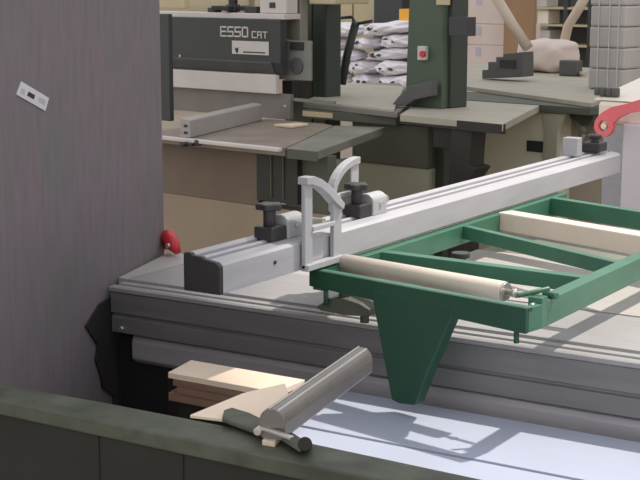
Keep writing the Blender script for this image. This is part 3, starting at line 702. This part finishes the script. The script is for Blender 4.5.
for i, (sx0, sx1, yt, yb, row) in enumerate(spec):
    a_ = g(sx0,(yt+yb)/2,0); b_ = g(sx1,(yt+yb)/2,0); zt4 = g((sx0+sx1)/2,yt,0)[1]; zb4 = g((sx0+sx1)/2,yb,0)[1]
    w_ = words[len(order[row])][order[row].index((sx0,sx1))]
    prt = [True, False][i % 2]
    t = fthing('packed_bag', F7, '%s plump white bag in the %s of the bag heap' % (w_, row), 'bag', 'white bags heaped behind the bandsaws')
    if i: t.name = 'packed_bag.%03d' % i
    cx = (a_[0]+b_[0])/2; cz = (zt4+zb4)/2; cy = .02+.05*math.sin(i*2.1); rt = [.06,-.05,.10,-.08,.04][i % 5]
    blob('bag', F7, cx, cy, cz, (b_[0]-a_[0])/2*.93, .22, (zt4-zb4)/2*.94, 'bag', i+11, .20, 2.4, 44, 24, rt).build('sack', M['bag'], t)
    # print patches that follow the front of the bag
    rng = random.Random(i*5+1)
    for k in range(rng.choice((2, 3, 3))):
        mx, mz = cx+rng.uniform(-.5,.5)*(b_[0]-a_[0])/2, cz+rng.uniform(-.3,.35)*(zt4-zb4)/2
        kx_, kz_ = (mx-cx)/((b_[0]-a_[0])/2), (mz-cz)/((zt4-zb4)/2)
        pth = blob('p', F7, mx, cy-.22*(max(0,1-abs(kx_)**2.5-abs(kz_)**2.5))**.4*1.0, mz, rng.uniform(.02,.045), .022, rng.uniform(.010,.018), 'print', k, .4, 2, 10, 6, rng.uniform(-.5,.5))
        pth.build('dark_print', M['print'], t)
t, *_ = put('orange_crate', F7, 399, 412, 23.0, 9, .0, .2, 'orange', 'amber orange tub standing on top of the bag heap', 'tub')
t, *_ = put('dark_case', F7, 374, 402, 20, -8, .55, .3, 'charcoal', 'dark case behind the top of the bag heap', 'case', ground=0)
t, *_ = put('large_carton', F7, 336, 352, 40, -5, .75, .3, 'beige', 'tall beige carton behind the white bags, left one', 'carton', ground=0)
t, *_ = put('large_carton', F7, 353.5, 374, 40, -3, .75, .3, 'beige', 'tall beige carton behind the white bags, right one', 'carton', ground=0)
t.name = 'large_carton.001'

# ================================================================= RIGHT: PALE MACHINE WITH RED LEVER
F8 = Frame(at(622,150,.9), R_(-9))
g = lambda px, py, v: F8.front(px, py, v)
t8 = fthing('edge_sander', F8, 'pale cream machine with a slanted white top at the right edge', 'machine')
MB().box(0, 1.2, 0, .9, 0, g(622,124,0)[1]).build('cabinet', M['lilac'], t8, .006)
z1_ = g(610,125,.04)[1]; zt8 = g(597,100,.04)[1]
MB().box(g(597,110,.04)[0], 1.25, .04, .92, z1_, zt8).build('head', M['cream_shell'], t8, .02)
MB().prism([(0.04,zt8+.001),(.92,zt8+.001),(.92,zt8+.16)], YZ, g(596,100,.04)[0]-.02, 1.25).build('sloped_lid', M['cream_shell'], t8, .004)
MB().box(g(603,140,.30)[0], -.002, .30,.85, 0, z1_-.002).build('grey_side', M['alu'], t8, .004)
for xx, yy in ((601,91),(606,88),(612,91),(618,93)):
    q = g(xx, yy, .12); MB().cyl((q[0],.10,zt8+.015),(q[0],.10,zt8+.05),.018).build('lid_latch', M['bevelgrey'], t8, .003)
# lever
lv = fthing('red_lever', F8, 'faded red curved lever with a round eye on the pale machine, right edge', 'lever')
q = g(604,127,-.03)
cx, cz = g(605,126,-.03)
def lp(px, py): return g(px, py, -.03)
ring = MB(); n = 28; ro_, ri_ = (lp(614.5,126)[0]-lp(605,126)[0]), (lp(610,126)[0]-lp(605,126)[0])
vs = []; fs = []
for d_ in (-.045,-.02):
    for rr in (ro_, ri_):
        for i in range(n): vs.append((cx+rr*math.cos(2*PI*i/n), d_, cz+rr*math.sin(2*PI*i/n)))
for i in range(n):
    j = (i+1) % n
    fs += [(i,j,n+j,n+i),(2*n+i,3*n+i,3*n+j,2*n+j),(i,2*n+i,2*n+j,j),(n+i,n+j,3*n+j,3*n+i)]
ring.add(vs, fs); ring.build('eye', M['pink'], lv, .002)
up = [(597,119),(602,113),(612,107),(626,104),(642,99),(660,92)]; dn = [(660,104),(642,111),(630,113),(620,118),(615,123),(612,128)]
pts = [lp(*c) for c in up] + [lp(*c) for c in dn] + [lp(608,118)]
MB().prism(pts, XZ, -.042, -.022).build('arm', M['pink'], lv, .002)
MB().cyl((cx,-.045,cz),(cx,.04,cz),ri_*.55).build('pivot', M['cream_shell'], lv, .002)
# red thing behind the left end of the saw
rl = thing('clamp_lever', tuple(at(175,254,.866)), 0, 'red plastic lever lying on the saw table beside the grey brown panel', 'lever')
MB().tube([(-.05,.02,.02),(-.02,.0,.045),(.0,-.01,.03),(.025,-.02,.012)],[.018,.022,.020,.010],14).build('grip', M['red'], rl)
MB().cyl((0,-.01,.03),(.0,-.035,.028),.006).build('pin', M['steel'], rl)

# ================================================================= LIGHT
w_ = bpy.data.worlds.new('World'); C.world = w_; w_.use_nodes = True
nt = w_.node_tree; bg = nt.nodes['Background']
tc = nt.nodes.new('ShaderNodeTexCoord'); sx_ = nt.nodes.new('ShaderNodeSeparateXYZ'); cr = nt.nodes.new('ShaderNodeValToRGB')
nt.links.new(tc.outputs['Generated'], sx_.inputs[0]); nt.links.new(sx_.outputs['Z'], cr.inputs['Fac']); nt.links.new(cr.outputs['Color'], bg.inputs['Color'])
cr.color_ramp.elements[0].position = 0.0; cr.color_ramp.elements[0].color = (.80,.77,.74,1)
cr.color_ramp.elements[1].position = .75; cr.color_ramp.elements[1].color = (.62,.63,.66,1)
bg.inputs['Strength'].default_value = 1.5
tgt = Vector((-.75, 3.45, .87)); sdir = Vector((.20,.38,1.0)).normalized()
ld = bpy.data.lights.new('skylight_beam', 'SPOT'); lo = bpy.data.objects.new('skylight_beam', ld); col.objects.link(lo)
lo.location = tgt + sdir*12; lo.rotation_euler = (-sdir).to_track_quat('-Z','Y').to_euler()
ld.energy = 8500; ld.color = (1.0,.93,.84); ld.spot_size = 2*math.atan(1.34/12); ld.spot_blend = .18; ld.shadow_soft_size = .12

# ================================================================= CAMERA
cam = bpy.data.cameras.new('camera'); co = bpy.data.objects.new('camera', cam); col.objects.link(co)
co.location = EYE; co.rotation_euler = (PI/2-PITCH, 0, YAW); cam.sensor_width = 36; cam.lens = 36*FL/640; cam.clip_end = 100
cam.dof.use_dof = False
C.camera = co
vs_ = C.view_settings; vs_.view_transform = 'Standard'; vs_.look = 'None'; vs_.gamma = 1; vs_.use_curve_mapping = False; vs_.exposure = 0.0
